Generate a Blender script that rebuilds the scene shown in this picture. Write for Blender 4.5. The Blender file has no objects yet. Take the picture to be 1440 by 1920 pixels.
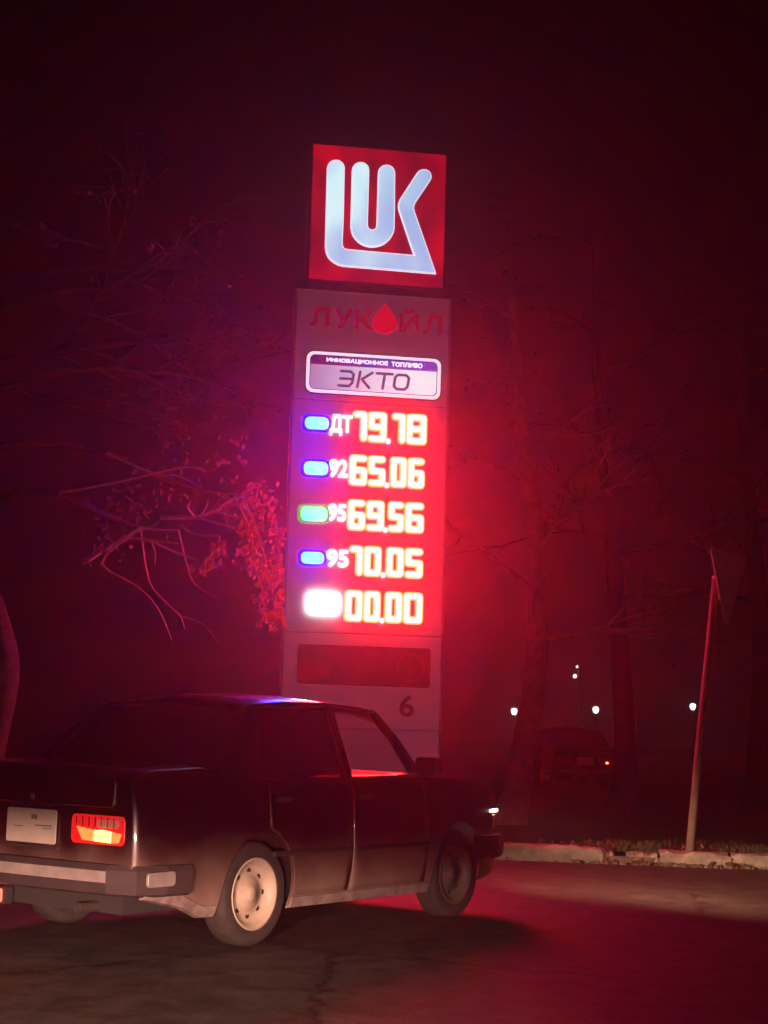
import bpy, bmesh, math, random
from math import sin, cos, pi, radians, sqrt, atan2
from mathutils import Vector, Matrix
from mathutils.geometry import tessellate_polygon

random.seed(11)
SC = bpy.context.scene
COL = SC.collection

# ------------------------------------------------------------------ camera
CAM_H, PITCH, ROLL, FPX = 1.2, radians(7.8), radians(1.7), 3000.0     # focal length in pixels of the 1440 x 1920 frame
_F = Vector((0, cos(PITCH), sin(PITCH))); _R0 = Vector((1, 0, 0)); _U0 = Vector((0, -sin(PITCH), cos(PITCH)))
_R = _R0 * cos(ROLL) + _U0 * sin(ROLL); _U = _U0 * cos(ROLL) - _R0 * sin(ROLL)
CAM = Vector((0, 0, CAM_H))
cd = bpy.data.cameras.new('camera'); co = bpy.data.objects.new('camera', cd); COL.objects.link(co)
cd.sensor_fit = 'VERTICAL'; cd.sensor_height = 36.0; cd.lens = FPX / 1920 * 36
cd.clip_start = 0.05; cd.clip_end = 900
m = Matrix((_R, _U, -_F)).transposed().to_4x4(); m.translation = CAM
co.matrix_world = m
SC.camera = co

def at(px, py, Y):
    """the world point at depth Y that stands at that place of the 1440 x 1920 frame"""
    d = _F * FPX + _R * (px - 720) - _U * (py - 960)
    return CAM + d * (Y / d.y)

# ------------------------------------------------------------------ night sky, moonlight, exposure
w = bpy.data.worlds.new('World'); SC.world = w; w.use_nodes = True
nt = w.node_tree; nt.nodes.clear()
out = nt.nodes.new('ShaderNodeOutputWorld'); bg = nt.nodes.new('ShaderNodeBackground'); sky = nt.nodes.new('ShaderNodeTexSky')
sky.sky_type = 'NISHITA'; sky.sun_disc = False; sky.sun_elevation = radians(-24); sky.sun_rotation = radians(200)
bg.inputs['Strength'].default_value = 0.0015
nt.links.new(sky.outputs[0], bg.inputs[0]); nt.links.new(bg.outputs[0], out.inputs[0])
sl = bpy.data.lights.new('sun', 'SUN'); sl.energy = 0.006; sl.angle = radians(12); sl.color = (1, .86, .8)
so = bpy.data.objects.new('sun', sl); COL.objects.link(so); so.rotation_euler = (radians(48), 0, radians(-24))

vs = SC.view_settings
vs.view_transform = 'Standard'; vs.look = 'None'; vs.gamma = 1; vs.exposure = 0; vs.use_curve_mapping = False
cy = SC.cycles
cy.use_denoising = True; cy.denoiser = 'OPENIMAGEDENOISE'
cy.max_bounces = 4; cy.diffuse_bounces = 1; cy.glossy_bounces = 2; cy.transmission_bounces = 4; cy.volume_bounces = 0
cy.transparent_max_bounces = 16; cy.caustics_reflective = False; cy.caustics_refractive = False
cy.sample_clamp_indirect = 4

# low beams of the car the picture was taken from (it stands just behind and below the lens)
def beam(name, loc, tgt, watts, angle, blend, col, flat=1.0):
    l = bpy.data.lights.new(name, 'SPOT'); l.energy = watts; l.spot_size = radians(angle); l.spot_blend = blend
    l.color = col; l.shadow_soft_size = .07
    o = bpy.data.objects.new(name, l); COL.objects.link(o); o.location = loc
    o.rotation_euler = (Vector(tgt) - Vector(loc)).to_track_quat('-Z', 'Y').to_euler(); o.scale = (1, flat, 1)      # a flat fan of light with a low cut-off
    return o
WARM = (1, .50, .38)
beam('headlamp_beam', (-1.5, .6, .68), (-1.7, 9.0, -.72), 5000, 40, .6, WARM, .5)
beam('headlamp_beam', (-.3, .6, .68), (-1.3, 9.0, -.72), 5000, 40, .6, WARM, .5)

# ------------------------------------------------------------------ materials
MATS = {}
def mat(name, col, rough=.6, metal=0, emit=None, estr=1, noise=0, nscale=8, bump=0, coat=0, spec=.5, col2=None):
    if name in MATS: return MATS[name]
    mt = bpy.data.materials.new(name); mt.use_nodes = True; MATS[name] = mt
    N = mt.node_tree.nodes; L = mt.node_tree.links; b = N['Principled BSDF']
    b.inputs['Base Color'].default_value = (*col, 1); b.inputs['Roughness'].default_value = rough
    b.inputs['Metallic'].default_value = metal; b.inputs['Coat Weight'].default_value = coat
    b.inputs['Coat Roughness'].default_value = .04; b.inputs['Coat IOR'].default_value = 1.7; b.inputs['Specular IOR Level'].default_value = spec
    if emit:
        b.inputs['Emission Color'].default_value = (*emit, 1); b.inputs['Emission Strength'].default_value = estr
    if noise or bump or col2:
        tc = N.new('ShaderNodeTexCoord'); nz = N.new('ShaderNodeTexNoise')
        nz.inputs['Scale'].default_value = nscale; nz.inputs['Detail'].default_value = 8; nz.inputs['Roughness'].default_value = .65
        L.new(tc.outputs['Object'], nz.inputs['Vector'])
        if noise or col2:
            rp = N.new('ShaderNodeValToRGB'); c2 = col2 or tuple(c * (1 - noise) for c in col)
            rp.color_ramp.elements[0].position = .34; rp.color_ramp.elements[1].position = .66
            rp.color_ramp.elements[0].color = (*c2, 1); rp.color_ramp.elements[1].color = (*col, 1)
            L.new(nz.outputs['Fac'], rp.inputs['Fac']); L.new(rp.outputs['Color'], b.inputs['Base Color'])
        if bump:
            bp = N.new('ShaderNodeBump'); bp.inputs['Strength'].default_value = bump; bp.inputs['Distance'].default_value = .02
            L.new(nz.outputs['Fac'], bp.inputs['Height']); L.new(bp.outputs['Normal'], b.inputs['Normal'])
    return mt

def lightbox(name, cols, axis_scale=(1.0, 1.0, 1.0), scale=1.6, strength=1.0, grad=None):
    """a backlit acrylic face: the tubes behind it light it unevenly"""
    mt = mat(name, (.3, .3, .3), .35)
    N = mt.node_tree.nodes; L = mt.node_tree.links; b = N['Principled BSDF']
    tc = N.new('ShaderNodeTexCoord'); mp = N.new('ShaderNodeMapping'); nz = N.new('ShaderNodeTexNoise'); rp = N.new('ShaderNodeValToRGB')
    mp.inputs['Scale'].default_value = axis_scale; nz.inputs['Scale'].default_value = scale; nz.inputs['Detail'].default_value = 1.5
    L.new(tc.outputs['Object'], mp.inputs[0]); L.new(mp.outputs[0], nz.inputs['Vector']); L.new(nz.outputs['Fac'], rp.inputs['Fac'])
    if grad:
        sx = N.new('ShaderNodeSeparateXYZ'); mr_ = N.new('ShaderNodeMapRange'); mr_.inputs[1].default_value, mr_.inputs[2].default_value = grad
        ad = N.new('ShaderNodeMath'); ad.operation = 'MULTIPLY_ADD'; ad.inputs[1].default_value = .3
        L.new(tc.outputs['Object'], sx.inputs[0]); L.new(sx.outputs['X'], mr_.inputs[0]); L.new(nz.outputs['Fac'], ad.inputs[0]); L.new(mr_.outputs[0], ad.inputs[2]); L.new(ad.outputs[0], rp.inputs['Fac'])
    r = rp.color_ramp; r.elements[0].position = .36 if not grad else .15; r.elements[1].position = .64 if not grad else 1
    r.elements[0].color = (*cols[0], 1); r.elements[1].color = (*cols[1], 1)
    b.inputs['Base Color'].default_value = (*[min(.5, c * .3) for c in cols[0]], 1)
    L.new(rp.outputs['Color'], b.inputs['Emission Color']); b.inputs['Emission Strength'].default_value = strength
    return mt

def glass(name, tint, gloss=1.0):
    mt = bpy.data.materials.new(name); mt.use_nodes = True; MATS[name] = mt
    N = mt.node_tree.nodes; L = mt.node_tree.links; N.clear()
    o = N.new('ShaderNodeOutputMaterial'); mx = N.new('ShaderNodeMixShader'); t = N.new('ShaderNodeBsdfTransparent'); g = N.new('ShaderNodeBsdfGlossy')
    lw = N.new('ShaderNodeLayerWeight'); lw.inputs['Blend'].default_value = .5
    pw = N.new('ShaderNodeMath'); pw.operation = 'POWER'; pw.inputs[1].default_value = 4.5; L.new(lw.outputs['Facing'], pw.inputs[0])
    fr = N.new('ShaderNodeMath'); fr.operation = 'MULTIPLY_ADD'; fr.inputs[1].default_value = .9; fr.inputs[2].default_value = .035; L.new(pw.outputs[0], fr.inputs[0])
    t.inputs['Color'].default_value = (*tint, 1); g.inputs['Roughness'].default_value = .04; g.inputs['Color'].default_value = (gloss,) * 3 + (1,)
    L.new(fr.outputs[0], mx.inputs[0]); L.new(t.outputs[0], mx.inputs[1]); L.new(g.outputs[0], mx.inputs[2]); L.new(mx.outputs[0], o.inputs[0])
    return mt

def asphalt():
    mt = mat('asphalt', (.1, .09, .085), .7, spec=.2)
    N = mt.node_tree.nodes; L = mt.node_tree.links; b = N['Principled BSDF']
    tc = N.new('ShaderNodeTexCoord')
    def tex(kind, **kw):
        n = N.new(kind)
        for k, v in kw.items(): n.inputs[k].default_value = v
        L.new(tc.outputs['Object'], n.inputs['Vector']); return n
    big = tex('ShaderNodeTexNoise', Scale=.45, Detail=5, Roughness=.6)
    fine = tex('ShaderNodeTexNoise', Scale=38, Detail=4, Roughness=.7)
    mid = tex('ShaderNodeTexNoise', Scale=5, Detail=6, Roughness=.65)
    vor = N.new('ShaderNodeTexVoronoi'); vor.feature = 'DISTANCE_TO_EDGE'; vor.inputs['Scale'].default_value = .33
    wob = N.new('ShaderNodeMixRGB'); wob.blend_type = 'ADD'; wob.inputs[0].default_value = .35
    L.new(tc.outputs['Object'], wob.inputs[1]); L.new(mid.outputs['Color'], wob.inputs[2]); L.new(wob.outputs[0], vor.inputs['Vector'])
    rp = N.new('ShaderNodeValToRGB'); rp.color_ramp.elements[0].color = (.018, .016, .015, 1); rp.color_ramp.elements[1].color = (.13, .118, .105, 1)
    rp.color_ramp.elements[0].position = .36; rp.color_ramp.elements[1].position = .66
    ad = N.new('ShaderNodeMath'); ad.operation = 'MULTIPLY_ADD'; ad.inputs[1].default_value = .45
    ml = N.new('ShaderNodeMath'); ml.operation = 'MULTIPLY'; ml.inputs[1].default_value = .55
    L.new(mid.outputs['Fac'], ml.inputs[0]); L.new(fine.outputs['Fac'], ad.inputs[0]); L.new(ml.outputs[0], ad.inputs[2]); L.new(ad.outputs[0], rp.inputs['Fac'])
    mx = N.new('ShaderNodeMixRGB'); mx.blend_type = 'MULTIPLY'; mx.inputs[0].default_value = 1
    r2 = N.new('ShaderNodeValToRGB'); r2.color_ramp.elements[0].color = (.65, .62, .6, 1); r2.color_ramp.elements[0].position = .35; r2.color_ramp.elements[1].position = .65
    L.new(big.outputs['Fac'], r2.inputs['Fac']); L.new(rp.outputs[0], mx.inputs[1]); L.new(r2.outputs[0], mx.inputs[2])
    cr = N.new('ShaderNodeValToRGB'); cr.color_ramp.elements[0].color = (.18, .17, .16, 1); cr.color_ramp.elements[1].position = .009
    L.new(vor.outputs['Distance'], cr.inputs['Fac'])
    m2 = N.new('ShaderNodeMixRGB'); m2.blend_type = 'MULTIPLY'; m2.inputs[0].default_value = 1
    L.new(mx.outputs[0], m2.inputs[1]); L.new(cr.outputs[0], m2.inputs[2]); L.new(m2.outputs[0], b.inputs['Base Color'])
    bp = N.new('ShaderNodeBump'); bp.inputs['Strength'].default_value = .9; bp.inputs['Distance'].default_value = .015
    L.new(fine.outputs['Fac'], bp.inputs['Height']); L.new(bp.outputs[0], b.inputs['Normal'])
    r3 = N.new('ShaderNodeMapRange'); r3.inputs[3].default_value = .42; r3.inputs[4].default_value = .8
    L.new(big.outputs['Fac'], r3.inputs[0]); L.new(r3.outputs[0], b.inputs['Roughness'])
    return mt

# ------------------------------------------------------------------ mesh helpers
def link(name, mesh, material=None, parent=None, smooth=False):
    o = bpy.data.objects.new(name, mesh); COL.objects.link(o)
    if material is not None: mesh.materials.append(MATS[material] if isinstance(material, str) else material)
    if parent is not None: o.parent = parent
    if smooth:
        for p in mesh.polygons: p.use_smooth = True
    return o

def tag(o, label=None, cat=None, group=None, kind=None):
    for k, v in (('label', label), ('category', cat), ('group', group), ('kind', kind)):
        if v: o[k] = v
    return o

def empty(name, loc=(0, 0, 0), rz=0):
    o = bpy.data.objects.new(name, None); COL.objects.link(o); o.location = loc; o.rotation_euler = (0, 0, rz); return o

class MB:
    def __init__(s): s.v = []; s.f = []
    def add(s, vs, fs):
        n = len(s.v); s.v += [tuple(p) for p in vs]; s.f += [tuple(i + n for i in f) for f in fs]; return s
    def box(s, x0, x1, y0, y1, z0, z1):
        return s.add([(x0, y0, z0), (x1, y0, z0), (x1, y1, z0), (x0, y1, z0), (x0, y0, z1), (x1, y0, z1), (x1, y1, z1), (x0, y1, z1)],
                     [(0, 3, 2, 1), (4, 5, 6, 7), (0, 1, 5, 4), (1, 2, 6, 5), (2, 3, 7, 6), (3, 0, 4, 7)])
    def tube(s, pts, rad, n=6, cap=True):
        pts = [Vector(p) for p in pts]; k = len(pts); rings = []
        if not hasattr(rad, '__len__'): rad = [rad] * k
        side = None
        for i, p in enumerate(pts):
            t = (pts[min(i + 1, k - 1)] - pts[max(i - 1, 0)]).normalized()
            if side is None or abs(side.dot(t)) > .98: side = t.orthogonal().normalized()
            side = (side - t * side.dot(t)).normalized(); up = t.cross(side)
            rings.append([p + (side * cos(2 * pi * j / n) + up * sin(2 * pi * j / n)) * rad[i] for j in range(n)])
        vs = [q for r in rings for q in r]; fs = []
        for i in range(k - 1):
            for j in range(n):
                a, b = i * n + j, i * n + (j + 1) % n; fs.append((a, b, b + n, a + n))
        if cap: fs += [tuple(range(n - 1, -1, -1)), tuple((k - 1) * n + j for j in range(n))]
        return s.add(vs, fs)
    def lathe(s, prof, n=24, axis='y', c=(0, 0, 0)):
        vs = []; fs = []
        for (r, h) in prof:
            for j in range(n):
                a = 2 * pi * j / n; u, v2 = r * cos(a), r * sin(a)
                p = {'y': (u, h, v2), 'z': (u, v2, h), 'x': (h, u, v2)}[axis]
                vs.append((p[0] + c[0], p[1] + c[1], p[2] + c[2]))
        for i in range(len(prof) - 1):
            for j in range(n):
                a, b = i * n + j, i * n + (j + 1) % n; fs.append((a, b, b + n, a + n))
        return s.add(vs, fs)
    def prism(s, poly, y0, y1, chamfer=0):
        """outline in x,z; front at y0 (towards the viewer), back at y1"""
        if sum(poly[i][0] * poly[(i + 1) % len(poly)][1] - poly[(i + 1) % len(poly)][0] * poly[i][1] for i in range(len(poly))) < 0: poly = poly[::-1]
        n = len(poly); front = inset(poly, chamfer) if chamfer else poly
        tri = tessellate_polygon([[Vector((p[0], p[1], 0)) for p in front]])
        vs = [(p[0], y0, p[1]) for p in front]; fs = []
        for t in tri:
            a, b, c = (front[i] for i in t)
            if (b[0] - a[0]) * (c[1] - a[1]) - (b[1] - a[1]) * (c[0] - a[0]) < 0: t = (t[0], t[2], t[1])
            fs.append(tuple(t))
        base = n
        if chamfer:
            vs += [(p[0], y0 + chamfer, p[1]) for p in poly]
            for i in range(n): fs.append((i, i + n, (i + 1) % n + n, (i + 1) % n))
        else: base = 0
        nb = len(vs); vs += [(p[0], y1, p[1]) for p in poly]
        for i in range(n):
            j = (i + 1) % n; fs.append((base + i, nb + i, nb + j, base + j))
        return s.add(vs, fs)
    def build(s, name, material, parent=None, smooth=False, recalc=False):
        me = bpy.data.meshes.new(name); me.from_pydata(s.v, [], s.f)
        if recalc:
            bm = bmesh.new(); bm.from_mesh(me); bmesh.ops.recalc_face_normals(bm, faces=bm.faces); bm.to_mesh(me); bm.free()
        me.update(); return link(name, me, material, parent, smooth)

def inset(poly, d):
    n = len(poly); o = []
    ar = sum(poly[i][0] * poly[(i + 1) % n][1] - poly[(i + 1) % n][0] * poly[i][1] for i in range(n))
    sg = 1 if ar > 0 else -1
    for i in range(n):
        p0, p1, p2 = (Vector(poly[i - 1]), Vector(poly[i]), Vector(poly[(i + 1) % n]))
        a = (p1 - p0).normalized(); b = (p2 - p1).normalized()
        na, nb = Vector((-a.y, a.x)) * sg, Vector((-b.y, b.x)) * sg
        h = na + nb
        if h.length < 1e-4: o.append(tuple(p1)); continue
        h.normalize(); q = p1 + h * min(d / max(.3, h.dot(na)), d * 2.2); o.append((q.x, q.y))
    return o

def capsule(a, b, r, k=4):
    a, b = Vector(a), Vector(b); t = atan2(b.y - a.y, b.x - a.x); o = []
    for i in range(k + 1): o.append((b.x + r * cos(t - pi / 2 + pi * i / k), b.y + r * sin(t - pi / 2 + pi * i / k)))
    for i in range(k + 1): o.append((a.x + r * cos(t + pi / 2 + pi * i / k), a.y + r * sin(t + pi / 2 + pi * i / k)))
    return o

def rrect(x0, x1, z0, z1, r, k=5):
    o = []
    for cx, cz, a0 in ((x1 - r, z1 - r, 0), (x0 + r, z1 - r, 90), (x0 + r, z0 + r, 180), (x1 - r, z0 + r, 270)):
        for i in range(k + 1): a = radians(a0 + 90 * i / k); o.append((cx + r * cos(a), cz + r * sin(a)))
    return o

def text_mesh(body, x0, x1, z0, z1, y, depth, name, material, parent, shear=0, offset=0):
    """lettering fitted to a rectangle in x,z standing proud of a face at y"""
    c = bpy.data.curves.new('tmp', 'FONT'); c.body = body; c.resolution_u = 3; c.extrude = .02; c.shear = shear; c.offset = offset
    o = bpy.data.objects.new('tmp', c); COL.objects.link(o)
    dg = bpy.context.evaluated_depsgraph_get(); me = bpy.data.meshes.new_from_object(o.evaluated_get(dg))
    bpy.data.objects.remove(o); bpy.data.curves.remove(c)
    xs = [v.co.x for v in me.vertices]; ys = [v.co.y for v in me.vertices]; zs = [v.co.z for v in me.vertices]
    for v in me.vertices:
        p = v.co
        v.co = (x0 + (p.x - min(xs)) / (max(xs) - min(xs)) * (x1 - x0), y - depth * (p.z > 0), z0 + (p.y - min(ys)) / (max(ys) - min(ys)) * (z1 - z0))
    me.name = name; me.materials.clear()
    return link(name, me, material, parent)

def copy_tree(o, parent=None):
    c = o.copy(); COL.objects.link(c); c.parent = parent
    for ch in list(o.children): copy_tree(ch, c)
    return c

# ================================================================== THE SETTING
asphalt()
mat('soil', (.055, .042, .03), .95, noise=.6, nscale=3, bump=.6)
mat('whitewash', (.42, .38, .33), .85, col2=(.2, .18, .155), nscale=7, bump=.35)
mat('kerb_bed', (.2, .18, .16), .95, noise=.5, nscale=9)

def kerb_y(x): return 15.78 - .085 * (x - 1.4)

mb = MB(); nx = 40
for i in range(nx + 1):
    x = -40 + 2 * i; mb.v += [(x, -12, 0), (x, 6, 0), (x, kerb_y(x) + .06, 0)]
for i in range(nx):
    a = i * 3; mb.f += [(a, a + 3, a + 4, a + 1), (a + 1, a + 4, a + 5, a + 2)]
tag(mb.build('road', 'asphalt'), kind='structure')

mb = MB(); rg = random.Random(3); NX, NY = 90, 46
ys = [0, .25, .6, 1.0, 1.5, 2.1] + [2.8 + .9 * i for i in range(16)] + [18 + 3 * i for i in range(8)] + [45 + 20 * i for i in range(13)]
for yy in ys:
    for i in range(NX + 1):
        x = (-45 + i) * (1 if yy < 18 else 4)
        z = .125 + (.03 * rg.uniform(-1, 1) if yy > .3 else 0) - min(.1, .004 * yy)
        mb.v.append((x, kerb_y(max(-40, min(40, x))) + .13 + yy, z))
for j in range(len(ys) - 1):
    for i in range(NX): a = j * (NX + 1) + i; mb.f.append((a, a + 1, a + NX + 2, a + NX + 1))
tag(mb.build('ground', 'soil', smooth=True), kind='structure')

# kerb: a concrete bed with single kerbstones, chipped and half buried at the right
mb = MB(); mb.add([(-20, kerb_y(-20) + .03, -.1), (14, kerb_y(14) + .03, -.1), (14, kerb_y(14) + .13, -.1), (-20, kerb_y(-20) + .13, -.1),
                   (-20, kerb_y(-20) + .03, .07), (14, kerb_y(14) + .03, .07), (14, kerb_y(14) + .13, .07), (-20, kerb_y(-20) + .13, .07)],
                  [(0, 3, 2, 1), (4, 5, 6, 7), (0, 1, 5, 4), (1, 2, 6, 5), (2, 3, 7, 6), (3, 0, 4, 7)])
kerb = tag(mb.build('kerb', 'kerb_bed'), kind='structure')
rk = random.Random(8)
def kerbstone(x0, x1, top, front, chip, tilt):
    bm = bmesh.new(); nxs = max(4, int((x1 - x0) / .07)); cs = 8
    prof = [(0, -.08), (0, .03), (.002, .09), (.006, .128), (.02, .146), (.045, .15), (.16, .15), (.16, -.08)]
    rows = []
    for i in range(nxs + 1):
        x = x0 + (x1 - x0) * i / nxs; e = min(i, nxs - i)
        ch = chip * (rk.random() ** 2) * (2.2 if e == 0 else 1)
        row = []
        for k, (yy, z) in enumerate(prof):
            jy = rk.uniform(-.004, .004); jz = rk.uniform(-.004, .004)
            if k in (3, 4, 5): jz -= ch * .055; jy += ch * .035
            z2 = z + top + tilt * (x - x0) / (x1 - x0) if z > 0 else z
            row.append(bm.verts.new((x + (rk.uniform(-.012, .012) if e == 0 else 0), kerb_y(x) + front + yy + jy, z2 + jz)))
        rows.append(row)
    for i in range(nxs):
        for k in range(len(prof) - 1): bm.faces.new((rows[i][k], rows[i + 1][k], rows[i + 1][k + 1], rows[i][k + 1]))
    bm.faces.new(rows[0]); bm.faces.new(rows[-1][::-1])
    bmesh.ops.recalc_face_normals(bm, faces=bm.faces)
    me = bpy.data.meshes.new('kerbstone'); bm.to_mesh(me); bm.free(); return link('kerbstone', me, 'whitewash', kerb)
x = -9.0
while x < 1.2: kerbstone(x, x + .985, rk.uniform(-.006, .006), rk.uniform(-.008, .008), .25, rk.uniform(-.006, .006)); x += 1.0
kerbstone(1.2, 2.20, .0, 0, .2, -.004)
kerbstone(2.22, 2.34, -.012, .03, 1.2, -.03)
kerbstone(2.46, 2.73, -.035, .03, 1.3, .01)
kerbstone(2.76, 3.42, -.006, .0, .5, -.006)
kerbstone(3.44, 4.4, -.012, .008, .3, .004)
x = 4.42
while x < 8: kerbstone(x, x + .985, rk.uniform(-.01, .006), 0, .4, 0); x += 1.0

# ================================================================== THE PRICE SIGN
SYAW, SK = radians(8.8), 17.0 / 15.2
sb = at(686, 1100, 17.0)
sign = empty('price_sign', (sb.x - .04, sb.y, CAM_H * (1 - SK) - .035), SYAW); sign.scale = (SK, SK, SK)
tag(sign, 'tall fuel price sign with glowing red prices under a lit red square emblem box', 'sign')
mat('cladding', (.62, .6, .6), .45, noise=.12, nscale=3, emit=(.03, .013, .024), estr=1)   # grey panels; faint glow added in place of ambient light
mat('cabinet', (.42, .41, .41), .5, noise=.15, nscale=4)
mat('dark_frame', (.05, .045, .045), .5)
mat('concrete', (.3, .28, .26), .9, noise=.35, nscale=9, bump=.3)
mat('red_acrylic', (.4, .004, .02), .35, noise=.2, nscale=5, emit=(.10, 0, .008))  # slight emission added so the unlit letters read red
mat('dark_print', (.12, .015, .02), .4, noise=.3, nscale=5)
mat('faint_mark', (.17, .02, .028), .4)
mat('grey_print', (.13, .11, .12), .5)
mat('led_red', (.1, .01, .01), .4, emit=(1, .0098, .013), estr=125)
mat('led_edge', (.2, .02, .01), .4, emit=(1, .011, .002), estr=70)  # orange rim of the digits' bloom put into the edge colour
mat('led_spill', (.2, .005, .005), .4, emit=(1, .002, .003), estr=45)  # side glow added to spill a red halo on the panel
mat('led_blue', (.02, .03, .1), .4, emit=(.0006, .009, 1), estr=150)
mat('led_green', (.02, .1, .04), .4, emit=(.015, 1, .22), estr=4)
mat('led_blue_bezel', (.01, .01, .12), .4, emit=(.01, .005, 1), estr=.9)  # blue halo of the markers, put in as a glowing surround
mat('led_green_bezel', (.02, .1, .04), .4, emit=(.0, .42, .10), estr=.8)  # green halo put in the same way
mat('led_white', (.2, .2, .2), .4, emit=(.82, .9, 1), estr=9)
mat('lit_text', (.8, .8, .8), .4, emit=(1, .86, 1), estr=2.0)
lightbox('logo_face', ((.19, .0005, .012), (.52, .001, .012)), (1.4, 1, 1.0), 1.7)
lightbox('logo_fill', ((.36, .52, .86), (.7, .98, 1.05)), (1.5, 1, .8), 1.5)
mat('logo_rim', (.8, .8, .8), .4, emit=(.86, .84, 1), estr=.98)
lightbox('plate_face', ((.30, .22, .44), (.68, .86, .95)), (1.2, 1, .6), 1.9, 1, (-.6, .6))
lightbox('plate_band', ((.03, .008, .10), (.07, .05, .5)), (1.2, 1, .6), 1.9, 1, (-.6, .6))
mat('plate_text', (.02, .02, .08), .4, emit=(.035, .03, .14), estr=1)
mat('drop_red', (.6, .02, .03), .3, emit=(.45, .0, .012), estr=1)

FY = -.19            # front face of the cladding
MB().box(-.85, .85, -.32, .32, .0, .30).build('base', 'concrete', sign)
MB().box(-.74, .74, FY + .02, -FY - .02, .301, 5.40).build('cabinet', 'cabinet', sign)
for z0, z1 in ((.33, 1.243), (1.253, 2.12), (2.13, 4.33), (4.34, 5.41)):
    MB().prism(rrect(-.755, .755, z0, z1, .012, 2), FY, FY + .018, .006).build('cladding_panel', 'cladding', sign)
for sx in (-1, 1): MB().prism(capsule((sx * .752, .2), (sx * .752, 5.40), .012, 3), FY - .006, FY + .016).build('edge_strip', 'cabinet', sign)
MB().box(-.5, .5, -.15, .15, 5.401, 5.53).build('neck', 'dark_frame', sign)

def prow(poly, name, material, y0, y1, ch=.0, parent=sign): return MB().prism(poly, y0, y1, ch).build(name, material, parent)
lit = []
# emblem box
box = MB().prism(rrect(-.655, .695, 5.50, 6.885, .02, 3), -.17, .17, .008).build('emblem_box', 'dark_frame', sign)
lit.append(prow(rrect(-.636, .676, 5.52, 6.866, .015, 3), 'emblem_face', 'logo_face', -.179, -.165, .004, box))
LA = [(-0.501, 6.623), (-0.497, 6.65), (-0.486, 6.675), (-0.467, 6.696), (-0.443, 6.711), (-0.417, 6.717), (-0.39, 6.715), (-0.365, 6.705), (-0.345, 6.687), (-0.332, 6.664), (-0.327, 6.638), (-0.321, 6.192), (-0.323, 5.895), (-0.318, 5.857), (-0.303, 5.837), (-0.272, 5.831), (0.377, 5.822), (0.334, 5.932), (0.217, 6.255), (0.209, 6.289), (0.209, 6.33), (0.224, 6.375), (0.372, 6.632), (0.386, 6.655), (0.401, 6.675), (0.424, 6.689), (0.452, 6.697), (0.479, 6.695), (0.504, 6.684), (0.522, 6.664), (0.531, 6.638), (0.531, 6.61), (0.52, 6.584), (0.376, 6.344), (0.366, 6.309), (0.371, 6.269), (0.604, 5.649), (-0.313, 5.657), (-0.359, 5.666), (-0.406, 5.687), (-0.449, 5.721), (-0.478, 5.768), (-0.492, 5.828), (-0.494, 5.895)]
LU = [(-0.256, 6.625), (-0.251, 6.657), (-0.233, 6.686), (-0.206, 6.707), (-0.174, 6.716), (-0.141, 6.713), (-0.113, 6.697), (-0.094, 6.671), (-0.086, 6.639), (-0.084, 6.089), (-0.078, 6.065), (-0.061, 6.049), (-0.038, 6.044), (-0.015, 6.053), (-0.001, 6.071), (0.003, 6.096), (0.001, 6.619), (0.005, 6.652), (0.023, 6.681), (0.05, 6.702), (0.082, 6.711), (0.115, 6.707), (0.143, 6.691), (0.162, 6.665), (0.17, 6.633), (0.18, 6.097), (0.18, 6.076), (0.174, 6.037), (0.16, 6.0), (0.14, 5.965), (0.114, 5.935), (0.083, 5.909), (0.048, 5.889), (0.01, 5.876), (-0.029, 5.869), (-0.069, 5.869), (-0.108, 5.877), (-0.144, 5.891), (-0.176, 5.912), (-0.204, 5.939), (-0.226, 5.97), (-0.241, 6.004), (-0.252, 6.06)]
for lp in (LA, LU):
    lit.append(prow(lp, 'emblem_letter', 'logo_rim', -.205, -.178, .004, box))
    lit.append(prow(inset(lp, .011), 'letter_face', 'logo_fill', -.2085, -.204, .0015, box))

# the name in red letters with a faint glow added, a drop for the fourth
for ch, x0, x1, z0, z1 in (('Л', -.613, -.425, 5.045, 5.235), ('У', -.375, -.205, 5.045, 5.235), ('К', -.185, .0, 5.045, 5.235), ('Й', .25, .44, 5.045, 5.275), ('Л', .49, .668, 5.045, 5.235)):
    text_mesh(ch, x0, x1, z0, z1, FY - .001, .035, 'letter', 'red_acrylic', sign, offset=.028)
drop = [(.11, 5.318)] + [(.11 + .122 * cos(radians(a)) * (1 if a > -200 else 1), 5.128 + .112 * sin(radians(a))) for a in range(28, -209, -12)]
prow(drop, 'drop', 'drop_red', FY - .04, FY - .001, .008)

# lit name plate of the fuel grade
plate = prow(rrect(-.64, .675, 4.392, 4.803, .075, 6), 'grade_plate', 'dark_frame', FY - .03, FY - .001, .004)
lit.append(plate)
rim = rrect(-.632, .667, 4.40, 4.796, .07, 6); rin = rrect(-.602, .637, 4.428, 4.770, .052, 6)
mb = MB(); n = len(rim)
mb.v = [(p[0], FY - .042, p[1]) for p in rim] + [(p[0], FY - .042, p[1]) for p in rin] + [(p[0], FY - .028, p[1]) for p in rim] + [(p[0], FY - .028, p[1]) for p in rin]
for i in range(n):
    j = (i + 1) % n; mb.f += [(i, j, n + j, n + i), (i, 2 * n + i, 2 * n + j, j), (n + i, n + j, 3 * n + j, 3 * n + i)]
lit.append(mb.build('plate_rim', 'logo_rim', plate, recalc=True))
lo = [p for p in rrect(-.592, .627, 4.438, 4.80, .045, 6) if p[1] < 4.60]
lo = [(-.592, 4.672), *[p for p in lo if p[0] < 0], *[p for p in lo if p[0] > 0], (.627, 4.672)]
lit.append(prow(lo, 'plate_field', 'plate_face', FY - .036, FY - .029, 0, plate))
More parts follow.
